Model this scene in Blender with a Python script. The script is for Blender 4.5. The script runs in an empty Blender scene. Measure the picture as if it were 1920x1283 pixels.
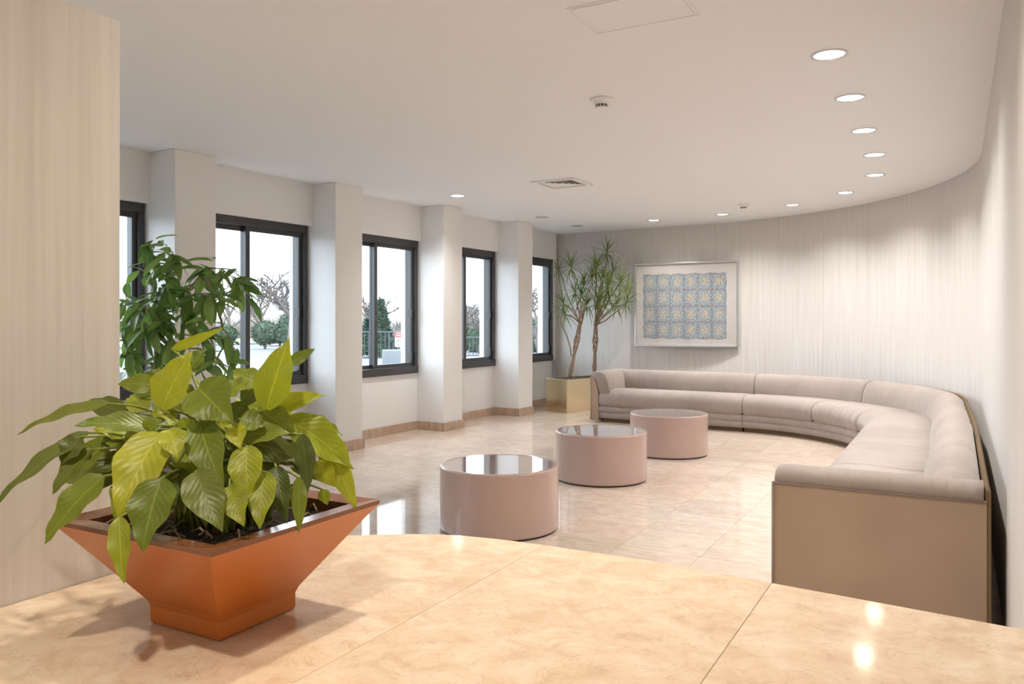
import bpy, bmesh, math, random
from mathutils import Vector, Matrix, noise as mnoise

# ------------------------------------------------------------------ camera, world, exposure
sc = bpy.context.scene
COL = sc.collection
EYE, FPX = 1.28, 1500.0            # eye height (m), focal length in pixels of a 1920 px wide frame
CEIL = 2.60
cam_d = bpy.data.cameras.new('camera')
cam = bpy.data.objects.new('camera', cam_d); COL.objects.link(cam)
cam.location = (0, 0, EYE); cam.rotation_euler = (math.radians(90), 0, 0)
cam_d.sensor_width = 36.0; cam_d.lens = FPX / 1920 * 36.0
cam_d.shift_y = -41.5 / 1920
cam_d.clip_start = 0.05; cam_d.clip_end = 800
sc.camera = cam
w = bpy.data.worlds.new('sky'); sc.world = w; w.use_nodes = True
bg = w.node_tree.nodes['Background']
bg.inputs[0].default_value = (0.74, 0.88, 1.0, 1); bg.inputs[1].default_value = 3.7
LAMP = 11.5                        # watts of each ceiling downlight
LAMP_COL = (1.0, 0.985, 0.96)
sc.view_settings.view_transform = 'Standard'; sc.view_settings.look = 'None'
sc.view_settings.exposure = 1.08; sc.view_settings.gamma = 1.0
sc.view_settings.use_curve_mapping = False

rnd = random.Random(7)
R = math.radians

# ------------------------------------------------------------------ room axes
A0 = Vector((-1.58, 8.587))                       # a point on the window wall
WD = Vector((0.513, 0.858)).normalized()          # along the window wall, away from the camera
WN = Vector((WD.y, -WD.x))                        # from the window wall into the room
def wp(s, t, z=0.0):                              # window wall coordinates -> world
    v = A0 + WD * t + WN * s
    return Vector((v.x, v.y, z))
ANG = R(60.9)
QD = Vector((math.cos(ANG), math.sin(ANG)))       # long axis of desk, tiles and right wall
PD = Vector((QD.y, -QD.x))                        # across
def pq(p, q, z=0.0):
    v = PD * p + QD * q
    return Vector((v.x, v.y, z))
def pix(px, py, Y):                               # a point seen at a pixel, Y metres into the room
    return Vector(((px - 960) / FPX * Y, Y, EYE + (600 - py) / FPX * Y))

# ------------------------------------------------------------------ mesh helpers
class MB:
    def __init__(self): self.v = []; self.f = []; self.uv = {}
    def add(self, vs, fs):
        o = len(self.v); self.v += [tuple(x) for x in vs]; self.f += [tuple(i + o for i in f) for f in fs]
    def prism(self, poly, z0, z1):
        n = len(poly)
        a = sum(poly[i][0] * poly[(i + 1) % n][1] - poly[(i + 1) % n][0] * poly[i][1] for i in range(n))
        if a < 0: poly = poly[::-1]
        vs = [(p[0], p[1], z0) for p in poly] + [(p[0], p[1], z1) for p in poly]
        fs = [tuple(range(n))[::-1], tuple(range(n, 2 * n))]
        fs += [(i, (i + 1) % n, n + (i + 1) % n, n + i) for i in range(n)]
        self.add(vs, fs)
    def obox(self, o, ax, ay, az):                # box from corner o and three edge vectors
        o, ax, ay, az = Vector(o), Vector(ax), Vector(ay), Vector(az)
        if ax.cross(ay).dot(az) < 0: ax, ay = ay, ax
        vs = [o, o + ax, o + ax + ay, o + ay]; vs += [p + az for p in vs]
        self.add(vs, [(3, 2, 1, 0), (4, 5, 6, 7), (0, 1, 5, 4), (1, 2, 6, 5), (2, 3, 7, 6), (3, 0, 4, 7)])
    def tube(self, pts, rad, n=6, cap=True):
        pts = [Vector(p) for p in pts]; m = len(pts)
        if not isinstance(rad, (list, tuple)): rad = [rad] * m
        d0 = (pts[1] - pts[0]).normalized()
        up = Vector((0, 0, 1)) if abs(d0.z) < .9 else Vector((1, 0, 0))
        x = d0.cross(up).normalized(); vs = []
        for i in range(m):
            d = (pts[min(i + 1, m - 1)] - pts[max(i - 1, 0)]).normalized()
            x = (x - d * x.dot(d)).normalized(); y = d.cross(x)
            for k in range(n):
                a = 2 * math.pi * k / n
                vs.append(pts[i] + (x * math.cos(a) + y * math.sin(a)) * rad[i])
        fs = [(i * n + k, i * n + (k + 1) % n, (i + 1) * n + (k + 1) % n, (i + 1) * n + k) for i in range(m - 1) for k in range(n)]
        if cap: fs += [tuple(range(n))[::-1], tuple(range((m - 1) * n, m * n))]
        self.add(vs, fs)
    def lathe(self, prof, n=48, c=(0, 0, 0), close=False):   # prof: (r, z)
        c = Vector(c); vs = []
        for r, z in prof:
            for k in range(n):
                a = 2 * math.pi * k / n
                vs.append((c.x + r * math.cos(a), c.y + r * math.sin(a), c.z + z))
        m = len(prof)
        fs = [(i * n + k, i * n + (k + 1) % n, (i + 1) * n + (k + 1) % n, (i + 1) * n + k) for i in range(m - 1) for k in range(n)]
        if not close: fs += [tuple(range(n))[::-1], tuple(range((m - 1) * n, m * n))]
        else: fs += [((m - 1) * n + k, (m - 1) * n + (k + 1) % n, (k + 1) % n, k) for k in range(n)]
        self.add(vs, fs)
    def loft(self, rings, cap=True):              # rings: equal lists of points, closed sections
        n = len(rings[0]); m = len(rings)
        vs = [p for r in rings for p in r]
        fs = [(i * n + k, i * n + (k + 1) % n, (i + 1) * n + (k + 1) % n, (i + 1) * n + k) for i in range(m - 1) for k in range(n)]
        if cap: fs += [tuple(range(n))[::-1], tuple(range((m - 1) * n, m * n))]
        self.add(vs, fs)
    def mesh(self, name, m, smooth=False, bevel=0.0):
        me = bpy.data.meshes.new(name); me.from_pydata(self.v, [], self.f); me.update()
        bm = bmesh.new(); bm.from_mesh(me)
        bmesh.ops.recalc_face_normals(bm, faces=bm.faces)
        if bevel:
            es = [e for e in bm.edges if len(e.link_faces) == 2 and e.calc_face_angle(0) > 0.5]
            bmesh.ops.bevel(bm, geom=es, offset=bevel, segments=2, profile=.5, affect='EDGES', clamp_overlap=True)
        bm.to_mesh(me); bm.free()
        if smooth:
            me.polygons.foreach_set('use_smooth', [True] * len(me.polygons))
            if smooth != 'all': me.set_sharp_from_angle(angle=R(40))
        if m: me.materials.append(m)
        return me
    def build(self, name, m, parent=None, smooth=False, bevel=0.0, **tags):
        o = bpy.data.objects.new(name, self.mesh(name, m, smooth, bevel)); COL.objects.link(o)
        return tagged(o, parent, **tags)

def tagged(o, parent=None, label=None, cat=None, group=None, kind=None):
    if parent is not None:
        o.parent = parent; o.matrix_parent_inverse = Matrix.Translation(-parent.location) if parent.type == 'EMPTY' and parent.rotation_euler.z == 0 else parent.matrix_basis.inverted()
    if label: o['label'] = label
    if cat: o['category'] = cat
    if group: o['group'] = group
    if kind: o['kind'] = kind
    return o
def empty(name, loc=(0, 0, 0), **tags):
    o = bpy.data.objects.new(name, None); COL.objects.link(o); o.location = loc; o.empty_display_size = .1
    return tagged(o, None, **tags)

# ------------------------------------------------------------------ materials
def mat(name, col=(.8, .8, .8), rough=.5, metal=0.0, spec=.5, **kw):
    m = bpy.data.materials.new(name); m.use_nodes = True
    b = m.node_tree.nodes['Principled BSDF']
    b.inputs['Base Color'].default_value = (*col, 1); b.inputs['Roughness'].default_value = rough
    b.inputs['Metallic'].default_value = metal; b.inputs['Specular IOR Level'].default_value = spec
    for k, v in kw.items(): b.inputs[k.replace('_', ' ')].default_value = v
    m.diffuse_color = (*col, 1)
    return m
class NT:
    def __init__(self, m): self.t = m.node_tree; self.n = self.t.nodes; self.b = self.n.get('Principled BSDF')
    def new(self, typ, **kw):
        x = self.n.new(typ)
        for k, v in kw.items():
            if k.startswith('i_'):
                key = k[2:]; key = int(key) if key.isdigit() else key.replace('_', ' ')
                x.inputs[key].default_value = v
            else: setattr(x, k, v)
        return x
    def link(self, a, b): self.t.links.new(a, b)
    def ramp(self, fac, stops):
        r = self.new('ShaderNodeValToRGB'); e = r.color_ramp.elements
        while len(e) < len(stops): e.new(.5)
        for i, (p, c) in enumerate(stops): e[i].position = p; e[i].color = (*c, 1)
        self.link(fac, r.inputs[0]); return r
    def bump(self, h, strength=.2, dist=.01):
        b = self.new('ShaderNodeBump', i_Strength=strength, i_Distance=dist); self.link(h, b.inputs['Height'])
        self.link(b.outputs[0], self.b.inputs['Normal'])

M = {}
M['paint'] = mat('white_paint', (.80, .79, .775), .55)
M['ceiling'] = mat('ceiling_paint', (.80, .80, .805), .8)
for k, s in (('paint', 90), ('ceiling', 60)):
    n = NT(M[k]); t = n.new('ShaderNodeTexNoise', i_Scale=s, i_Detail=3.0); n.bump(t.outputs[0], .04, .002)

def wallpaper():
    m = mat('striped_wallpaper', (.66, .62, .58), .6, spec=.35); n = NT(m)
    uv = n.new('ShaderNodeUVMap'); sep = n.new('ShaderNodeSeparateXYZ'); n.link(uv.outputs[0], sep.inputs[0])
    cmb = n.new('ShaderNodeCombineXYZ'); n.link(sep.outputs[0], cmb.inputs[0])
    hv = n.new('ShaderNodeMath', operation='MULTIPLY', i_1=.02); n.link(sep.outputs[1], hv.inputs[0]); n.link(hv.outputs[0], cmb.inputs[1])
    a = n.new('ShaderNodeTexNoise', i_Scale=42.0, i_Detail=4.0, i_Roughness=.7); n.link(cmb.outputs[0], a.inputs['Vector'])
    r = n.ramp(a.outputs[0], [(.32, (.55, .51, .48)), (.5, (.605, .57, .54)), (.68, (.645, .615, .59))])
    # paper widths: a thin darker joint every 0.69 m
    mo = n.new('ShaderNodeMath', operation='MODULO', i_1=.69); n.link(sep.outputs[0], mo.inputs[0])
    lt = n.new('ShaderNodeMath', operation='LESS_THAN', i_1=.003); n.link(mo.outputs[0], lt.inputs[0])
    mx = n.new('ShaderNodeMix', data_type='RGBA', i_7=(.42, .38, .35, 1)); n.link(lt.outputs[0], mx.inputs[0]); n.link(r.outputs[0], mx.inputs[6])
    n.link(mx.outputs[2], n.b.inputs['Base Color']); n.bump(a.outputs[0], .12, .002)
    return m
M['wallpaper'] = wallpaper()

def marble(name, c0, c1, c2, vein, rough, vscale=1.0, rand=.12, aniso=2.2):
    m = mat(name, c1, rough, spec=.65); n = NT(m)
    tc = n.new('ShaderNodeTexCoord'); oi = n.new('ShaderNodeObjectInfo')
    off = n.new('ShaderNodeVectorMath', operation='MULTIPLY_ADD'); off.inputs[1].default_value = (1, 1, 1)
    rs = n.new('ShaderNodeVectorMath', operation='SCALE'); rs.inputs['Scale'].default_value = 37.0
    n.link(oi.outputs['Random'], rs.inputs[0]); n.link(tc.outputs['Object'], off.inputs[0]); n.link(rs.outputs[0], off.inputs[2])
    mp = n.new('ShaderNodeMapping'); mp.inputs['Scale'].default_value = (1.0 * vscale, aniso * vscale, 1); n.link(off.outputs[0], mp.inputs[0])
    a = n.new('ShaderNodeTexNoise', i_Scale=5.0, i_Detail=8.0, i_Roughness=.62, i_Distortion=.6); n.link(mp.outputs[0], a.inputs['Vector'])
    r = n.ramp(a.outputs[0], [(.30, c0), (.52, c1), (.72, c2)])
    b = n.new('ShaderNodeTexNoise', i_Scale=4.5, i_Detail=6.0, i_Roughness=.6, i_Distortion=1.6); n.link(mp.outputs[0], b.inputs['Vector'])
    s = n.new('ShaderNodeMath', operation='SUBTRACT', i_1=.5); n.link(b.outputs[0], s.inputs[0])
    ab = n.new('ShaderNodeMath', operation='ABSOLUTE'); n.link(s.outputs[0], ab.inputs[0])
    v = n.ramp(ab.outputs[0], [(0, (1, 1, 1)), (.016, (0, 0, 0))])
    vf = n.new('ShaderNodeMath', operation='MULTIPLY', i_1=.38); n.link(v.outputs[0], vf.inputs[0])
    mx = n.new('ShaderNodeMix', data_type='RGBA', i_7=(*vein, 1)); n.link(vf.outputs[0], mx.inputs[0]); n.link(r.outputs[0], mx.inputs[6])
    hs = n.new('ShaderNodeHueSaturation'); n.link(mx.outputs[2], hs.inputs['Color'])
    mr = n.new('ShaderNodeMapRange'); mr.inputs[3].default_value = 1 - rand; mr.inputs[4].default_value = 1 + rand
    n.link(oi.outputs['Random'], mr.inputs[0]); n.link(mr.outputs[0], hs.inputs['Value'])
    n.link(hs.outputs[0], n.b.inputs['Base Color'])
    f = n.new('ShaderNodeTexNoise', i_Scale=60.0, i_Detail=2.0); n.link(off.outputs[0], f.inputs['Vector'])
    rr = n.new('ShaderNodeMapRange'); rr.inputs[3].default_value = rough * .6; rr.inputs[4].default_value = rough * 1.5
    n.link(f.outputs[0], rr.inputs[0]); n.link(rr.outputs[0], n.b.inputs['Roughness'])
    return m
M['tile'] = marble('floor_marble', (.57, .44, .35), (.65, .53, .435), (.71, .61, .52), (.44, .30, .23), .045, 1.6, .055, 1.7)
M['counter'] = marble('counter_marble', (.55, .405, .285), (.63, .495, .37), (.70, .60, .485), (.40, .27, .18), .08, 2.6, .02, 1.1)
M['skirting'] = marble('skirting_marble', (.42, .28, .19), (.53, .38, .28), (.60, .46, .35), (.33, .20, .13), .15, 2.0, .05)
M['grout'] = mat('grout', (.40, .31, .24), .5)
M['bronze'] = mat('dark_bronze_frame', (.045, .043, .045), .38, spec=.5)
M['black'] = mat('black_rubber', (.01, .01, .011), .5)

def fabric(name, col, wr=.25):
    m = mat(name, col, .85, spec=.2, Sheen_Weight=.25); n = NT(m)
    uv = n.new('ShaderNodeUVMap'); mp = n.new('ShaderNodeMapping'); mp.inputs['Scale'].default_value = (16, 1.3, 1); n.link(uv.outputs[0], mp.inputs[0])
    a = n.new('ShaderNodeTexNoise', i_Scale=1.0, i_Detail=2.5, i_Distortion=.7); n.link(mp.outputs[0], a.inputs['Vector'])
    tc = n.new('ShaderNodeTexCoord')
    f = n.new('ShaderNodeTexNoise', i_Scale=420.0, i_Detail=1.0); n.link(tc.outputs['Object'], f.inputs['Vector'])
    big = n.new('ShaderNodeTexNoise', i_Scale=2.0, i_Detail=2.0); n.link(tc.outputs['Object'], big.inputs['Vector'])
    ad = n.new('ShaderNodeMath', operation='MULTIPLY_ADD', i_1=.05); n.link(f.outputs[0], ad.inputs[0]); n.link(a.outputs[0], ad.inputs[2])
    n.bump(ad.outputs[0], wr, .03)
    r = n.ramp(big.outputs[0], [(.3, tuple(c * .9 for c in col)), (.7, tuple(min(1, c * 1.1) for c in col))])
    n.link(r.outputs[0], n.b.inputs['Base Color'])
    return m
M['sofa'] = fabric('taupe_upholstery', (.31, .255, .225), .55)
M['sofa_flat'] = fabric('taupe_panel_fabric', (.34, .245, .175), .02)
M['sofa_dark'] = mat('brown_backing', (.16, .10, .045), .8)
M['pink'] = mat('mauve_lacquer', (.46, .325, .285), .22, Coat_Weight=.4, Coat_Roughness=.05)
M['pinktop'] = mat('mauve_gloss_top', (.50, .38, .35), .035, Coat_Weight=1.0, Coat_Roughness=.02)
M['gold'] = mat('brushed_brass', (.72, .61, .42), .22, 1.0)
M['soil'] = mat('dark_soil', (.045, .026, .016), .95)
n = NT(M['soil']); t = n.new('ShaderNodeTexNoise', i_Scale=70.0, i_Detail=6.0); n.bump(t.outputs[0], 1.0, .03)
M['terracotta'] = mat('orange_glazed_ceramic', (.52, .15, .022), .32, spec=.5)
M['rim'] = mat('brown_glazed_rim', (.20, .075, .035), .18)
M['pot'] = mat('grey_pot', (.25, .23, .21), .6)

def leafmat(name, ca, cb, trans=.35, rough=.4):
    m = mat(name, ca, rough); n = NT(m); oi = n.new('ShaderNodeObjectInfo')
    uv = n.new('ShaderNodeUVMap'); sep = n.new('ShaderNodeSeparateXYZ'); n.link(uv.outputs[0], sep.inputs[0])
    r = n.ramp(oi.outputs['Random'], [(0, ca), (1, cb)])
    tc = n.new('ShaderNodeTexCoord'); nz = n.new('ShaderNodeTexNoise', i_Scale=14.0, i_Detail=3.0); n.link(tc.outputs['Object'], nz.inputs['Vector'])
    hs = n.new('ShaderNodeHueSaturation'); n.link(r.outputs[0], hs.inputs['Color'])
    mr = n.new('ShaderNodeMapRange'); mr.inputs[3].default_value = .75; mr.inputs[4].default_value = 1.25; n.link(nz.outputs[0], mr.inputs[0]); n.link(mr.outputs[0], hs.inputs['Value'])
    # pale midrib along v = .5
    d = n.new('ShaderNodeMath', operation='SUBTRACT', i_1=.5); n.link(sep.outputs[1], d.inputs[0])
    ab = n.new('ShaderNodeMath', operation='ABSOLUTE'); n.link(d.outputs[0], ab.inputs[0])
    lt = n.ramp(ab.outputs[0], [(.0, (.5, .5, .5)), (.035, (0, 0, 0))])
    mx = n.new('ShaderNodeMix', data_type='RGBA', i_7=(min(1, cb[0] * 1.6), min(1, cb[1] * 1.5), cb[2] * 1.4, 1)); n.link(lt.outputs[0], mx.inputs[0]); n.link(hs.outputs[0], mx.inputs[6])
    n.link(mx.outputs[2], n.b.inputs['Base Color'])
    # side veins
    vy = n.new('ShaderNodeMath', operation='MULTIPLY_ADD', i_1=60.0); n.link(sep.outputs[0], vy.inputs[0])
    ab2 = n.new('ShaderNodeMath', operation='MULTIPLY', i_1=-38.0); n.link(ab.outputs[0], ab2.inputs[0]); n.link(ab2.outputs[0], vy.inputs[2])
    sn = n.new('ShaderNodeMath', operation='SINE'); n.link(vy.outputs[0], sn.inputs[0]); n.bump(sn.outputs[0], .09, .004)
    tr = n.new('ShaderNodeBsdfTranslucent'); n.link(mx.outputs[2], tr.inputs[0])
    ms = n.new('ShaderNodeMixShader', i_0=trans); out = n.n['Material Output']
    n.link(n.b.outputs[0], ms.inputs[1]); n.link(tr.outputs[0], ms.inputs[2]); n.link(ms.outputs[0], out.inputs[0])
    return m
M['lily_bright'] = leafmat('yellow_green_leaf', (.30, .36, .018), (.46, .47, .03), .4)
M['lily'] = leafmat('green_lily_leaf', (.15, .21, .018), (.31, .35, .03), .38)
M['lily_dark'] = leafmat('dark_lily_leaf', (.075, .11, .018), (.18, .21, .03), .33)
M['petiole'] = mat('green_stalk', (.22, .27, .04), .5)
M['ficus'] = leafmat('ficus_leaf', (.10, .20, .045), (.27, .42, .10), .4, .35)
M['drac'] = leafmat('dracaena_leaf', (.10, .17, .04), (.24, .31, .08), .3, .4)
M['bark'] = mat('pale_bark', (.36, .26, .18), .85)
n = NT(M['bark']); t = n.new('ShaderNodeTexNoise', i_Scale=60.0, i_Detail=4.0); n.bump(t.outputs[0], .6, .01)
M['metal'] = mat('brushed_aluminium', (.72, .72, .72), .25, 1.0)
M['white_plastic'] = mat('white_plastic', (.78, .77, .75), .4)
M['vent_dark'] = mat('vent_duct', (.10, .10, .10), .8)
M['reflector'] = mat('lamp_reflector', (.85, .82, .75), .2, .6)
M['lens_off'] = mat('unlit_lamp', (.25, .25, .25), .3)
def emis(name, col, s):
    m = mat(name, col); b = NT(m).b; b.inputs['Emission Color'].default_value = (*col, 1); b.inputs['Emission Strength'].default_value = s; return m
M['lens_on'] = emis('lit_lamp', (1.0, .90, .74), 5.0)
def glass():
    m = bpy.data.materials.new('clear_glass'); m.use_nodes = True; n = NT(m); n.n.remove(n.b)
    tr = n.new('ShaderNodeBsdfTransparent'); gl = n.new('ShaderNodeBsdfGlossy', i_Roughness=.01); tr.inputs[0].default_value = (.98, .98, .98, 1)
    fr = n.new('ShaderNodeFresnel', i_IOR=1.5); ms = n.new('ShaderNodeMixShader'); ge = n.new('ShaderNodeNewGeometry')
    iv = n.new('ShaderNodeMath', operation='SUBTRACT', i_0=1.0); n.link(ge.outputs['Backfacing'], iv.inputs[1])   # leaving the pane: no second reflection
    mu = n.new('ShaderNodeMath', operation='MULTIPLY'); n.link(fr.outputs[0], mu.inputs[0]); n.link(iv.outputs[0], mu.inputs[1]); n.link(mu.outputs[0], ms.inputs[0])
    n.link(tr.outputs[0], ms.inputs[1]); n.link(gl.outputs[0], ms.inputs[2]); n.link(ms.outputs[0], n.n['Material Output'].inputs[0]); return m
M['glass'] = glass()
def add_uv(me, fn):                               # fn(loop vertex index) -> (u, v)
    l = me.uv_layers.new(name='UVMap')
    for p in me.polygons:
        for li in p.loop_indices: l.data[li].uv = fn(me.loops[li].vertex_index)

# ------------------------------------------------------------------ room shell
BD = Vector((math.cos(R(-33.5)), math.sin(R(-33.5))))
CC, CR = Vector((.4531, 8.0749)), 3.7
t_back = CC + Vector((-BD.y, BD.x)) * CR          # tangent points of the rounded corner
t_right = CC + PD * CR
crn = Vector((.66, 12.375))
crn = A0 + WD * (((crn - A0).dot(WD)))            # corner on the window wall line
Q0 = -3.2                                         # the lobby end, behind the camera
right_end = t_right + QD * (Q0 - t_right.dot(QD))
a0 = math.atan2(-BD.x * -1, -BD.y) if False else math.atan2((t_back - CC).y, (t_back - CC).x)
a1 = math.atan2((t_right - CC).y, (t_right - CC).x)
arc = [CC + Vector((math.cos(a0 + (a1 - a0) * i / 48), math.sin(a0 + (a1 - a0) * i / 48))) * CR for i in range(49)]
paper_path = [crn] + arc + [right_end]            # papered wall: back, round corner, right side
T0 = -9.4                                         # window wall starts here (behind the partition)
win_start = A0 + WD * T0
lobby_l = win_start
room_poly = [win_start, crn] + arc + [right_end]

def strip_wall(name, path, z0, z1, th, m, outward=1, **tags):
    """solid wall following a path; inner face on the path, thickness outward; UV u = length along"""
    nrm = []
    for i in range(len(path)):
        d = (path[min(i + 1, len(path) - 1)] - path[max(i - 1, 0)]).normalized()
        nrm.append(Vector((-d.y, d.x)) * outward)
    mb = MB(); vs = []; us = []; L = 0
    for i, p in enumerate(path):
        if i: L += (p - path[i - 1]).length
        o = p + nrm[i] * th
        vs += [(p.x, p.y, z0), (p.x, p.y, z1), (o.x, o.y, z1), (o.x, o.y, z0)]; us += [(L, z0), (L, z1), (L, z1), (L, z0)]
    n = len(path)
    fs = [(4 * i + k, 4 * i + (k + 1) % 4, 4 * i + 4 + (k + 1) % 4, 4 * i + 4 + k) for i in range(n - 1) for k in range(4)]
    fs += [(3, 2, 1, 0), (4 * n - 4, 4 * n - 3, 4 * n - 2, 4 * n - 1)]
    mb.add(vs, fs); o = mb.build(name, m, **tags); add_uv(o.data, lambda i: us[i])
    return o
strip_wall('wall_back', paper_path, 0, CEIL, .15, M['wallpaper'], 1, kind='structure')
strip_wall('wall_lobby', [right_end, win_start], 0, CEIL, .15, M['paint'], 1, kind='structure')

# window wall: bays between square pillars
TR = [-7.84, -6.10, -4.36, -2.62, -.86, .90, 2.60, 4.26]       # right edge of every window
PW, PDp = .38, .38                                             # pillar width and depth
SILL, HEAD = .66, 2.20
wall_l = None
mb = MB(); mb.obox(wp(-.24, T0), (WD.x * (4.62 - T0), WD.y * (4.62 - T0), 0), (WN.x * .24, WN.y * .24, 0), (0, 0, SILL))
wall_l = mb.build('wall_left', M['paint'], kind='structure')
prev = T0 + .02
wins = []
for i, tr in enumerate(TR):
    tl = prev
    mb = MB(); mb.obox(wp(-.24, tl - .01, HEAD), (WD.x * (tr - tl + .03), WD.y * (tr - tl + .03), 0), (WN.x * .31, WN.y * .31, 0), (0, 0, CEIL - HEAD))
    mb.build('header', M['paint'], wall_l)
    if i < len(TR) - 1:
        mb = MB(); mb.obox(wp(-.24, tr + .012), Vector((*(WD * PW), 0)), Vector((*(WN * (PDp + .24)), 0)), (0, 0, CEIL))
        mb.build('pillar', M['paint'], wall_l, bevel=.004)
    else:
        mb = MB(); mb.obox(wp(-.24, tr, 0), Vector((*(WD * .3), 0)), Vector((*(WN * .24), 0)), (0, 0, CEIL))
        mb.build('end_panel', M['paint'], wall_l)
    wins.append((tl, tr)); prev = tr + .012 + PW
# skirting: straight runs under the windows and round every pillar
def skirting():
    bl = None; prev = T0
    for i, tr in enumerate(TR + [None]):
        e = 4.40 if tr is None else tr + .012
        if tr is None: break
        e = tr + .012 if i < len(TR) - 1 else 4.40
        runs = [(wp(0, prev), WD * (e - prev), WN * .016)]
        if i < len(TR) - 1:
            runs += [(wp(0, e - .016), WN * (PDp + .016), WD * .016), (wp(PDp, e - .016), WD * (PW + .032), WN * .016), (wp(0, e + PW), WN * (PDp + .016), WD * .016)]
        for o, a, b in runs:
            mb = MB(); mb.obox(o, Vector((*a, 0)), Vector((*b, 0)), (0, 0, .10))
            if bl is None: bl = mb.build('baseboard_left', M['skirting'], kind='structure', bevel=.003)
            else: mb.build('skirting_run', M['skirting'], bl, bevel=.003)
        prev = e + PW
skirting()

def window(idx, tl, tr):
    root = empty('window_%d' % idx, wp(-.05, tr, SILL), kind='structure')
    W = tr - tl; H = HEAD - SILL; fw = .052
    def bar(name, t0, t1, z0, z1, s0, s1, m='bronze', parent=root, bev=.004):
        mb = MB(); mb.obox(wp(s0, t0, z0), Vector((*(WD * (t1 - t0)), 0)), Vector((*(WN * (s1 - s0)), 0)), (0, 0, z1 - z0))
        return mb.build(name, M[m], parent, bevel=bev)
    bar('frame_head', tl, tr, HEAD - .075, HEAD, -.13, .025); bar('frame_sill', tl, tr, SILL, SILL + .085, -.13, .03)
    bar('frame_jamb', tr - fw, tr, SILL + .085, HEAD - .075, -.13, .022); bar('frame_jamb', tl, tl + fw, SILL + .085, HEAD - .075, -.13, .022)
    zb, zt = SILL + .075, HEAD - .07; mid = (tl + tr) / 2 - .02
    for nm, a, b, s in (('right', mid - .03, tr - .04, -.045), ('left', tl + .04, mid + .03, -.095)):
        sash = bar('sash', a, b, zb, zb + .05, s, s + .04)
        bar('sash_rail', a, b, zt - .045, zt, s, s + .04, parent=sash)
        bar('sash_stile', a, a + .05, zb + .05, zt - .045, s, s + .04, parent=sash); bar('sash_stile', b - .05, b, zb + .05, zt - .045, s, s + .04, parent=sash)
        g = bar('pane', a + .05, b - .05, zb + .05, zt - .045, s + .016, s + .022, 'glass', sash, 0)
    bar('latch', tr - .098, tr - .075, 1.30, 1.40, -.005, .012, 'black'); bar('latch', tr - .098, tr - .075, .80, .90, -.005, .012, 'black')
for i, (tl, tr) in enumerate(wins): window(i + 1, tl, tr)

# ------------------------------------------------------------------ floor: slab and single marble tiles
def clip(poly, halfplanes):
    for (pt, nr) in halfplanes:                   # keep side where (x - pt).nr >= 0
        out = []
        for i in range(len(poly)):
            a, b = poly[i], poly[(i + 1) % len(poly)]
            da, db = (a - pt).dot(nr), (b - pt).dot(nr)
            if da >= 0: out.append(a)
            if (da >= 0) != (db >= 0): out.append(a + (b - a) * (da / (da - db)))
        poly = out
        if len(poly) < 3: return []
    return poly
ccw = room_poly[::-1] if sum(room_poly[i].x * room_poly[(i + 1) % len(room_poly)].y - room_poly[(i + 1) % len(room_poly)].x * room_poly[i].y for i in range(len(room_poly))) < 0 else room_poly
HP = [(ccw[i], Vector((-(ccw[(i + 1) % len(ccw)] - ccw[i]).y, (ccw[(i + 1) % len(ccw)] - ccw[i]).x)).normalized()) for i in range(len(ccw))]
mb = MB(); mb.prism([p for p in ccw], -.20, -.003); floor = mb.build('floor', M['grout'], kind='structure')
TP = .4545; P_OFF, Q_OFF = -1.214, 5.631
rot = Matrix.Rotation(ANG - math.pi / 2, 4, 'Z')
full = None; g = .0008
for i in range(-16, 8):
    for j in range(-12, 20):
        p0, q0 = P_OFF + i * TP, Q_OFF + j * TP
        if q0 < -3.5: continue
        quad = [Vector(pq(p0 + a, q0 + b).xy) for a, b in ((g, g), (TP - g, g), (TP - g, TP - g), (g, TP - g))]
        c = Vector(pq(p0 + TP / 2, q0 + TP / 2).xy)
        poly = clip(quad, HP)
        if len(poly) < 3: continue
        if q0 < .9:                               # behind the desk: nothing to tell apart from here
            continue
        area = abs(sum(poly[k].x * poly[(k + 1) % len(poly)].y - poly[(k + 1) % len(poly)].x * poly[k].y for k in range(len(poly)))) / 2
        if area < .002: continue
        if area > (TP - 2 * g) ** 2 * .999:
            if full is None:
                mb = MB(); h = TP / 2 - g; mb.prism([Vector((-h, -h)), Vector((h, -h)), Vector((h, h)), Vector((-h, h))], -.012, 0); full = mb.mesh('tile', M['tile'])
            o = bpy.data.objects.new('tile', full)
        else:
            inv = rot.inverted()
            mb = MB(); mb.prism([Vector((inv @ Vector((*(q - c), 0))).xy) for q in poly], -.012, 0); o = bpy.data.objects.new('tile', mb.mesh('tile', M['tile']))
        COL.objects.link(o); o.location = (c.x, c.y, 0); o.rotation_euler = (0, 0, ANG - math.pi / 2); o.parent = floor
# lobby floor behind the desk, one slab of the same stone
mb = MB(); lob = clip([Vector(pq(a, b).xy) for a, b in ((-9, -3.4), (1, -3.4), (1, Q_OFF - 10 * TP + .0), (-9, Q_OFF - 10 * TP))], HP)
mb.prism(lob, -.012, 0); mb.build('lobby_slab', M['tile'], floor)

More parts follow.
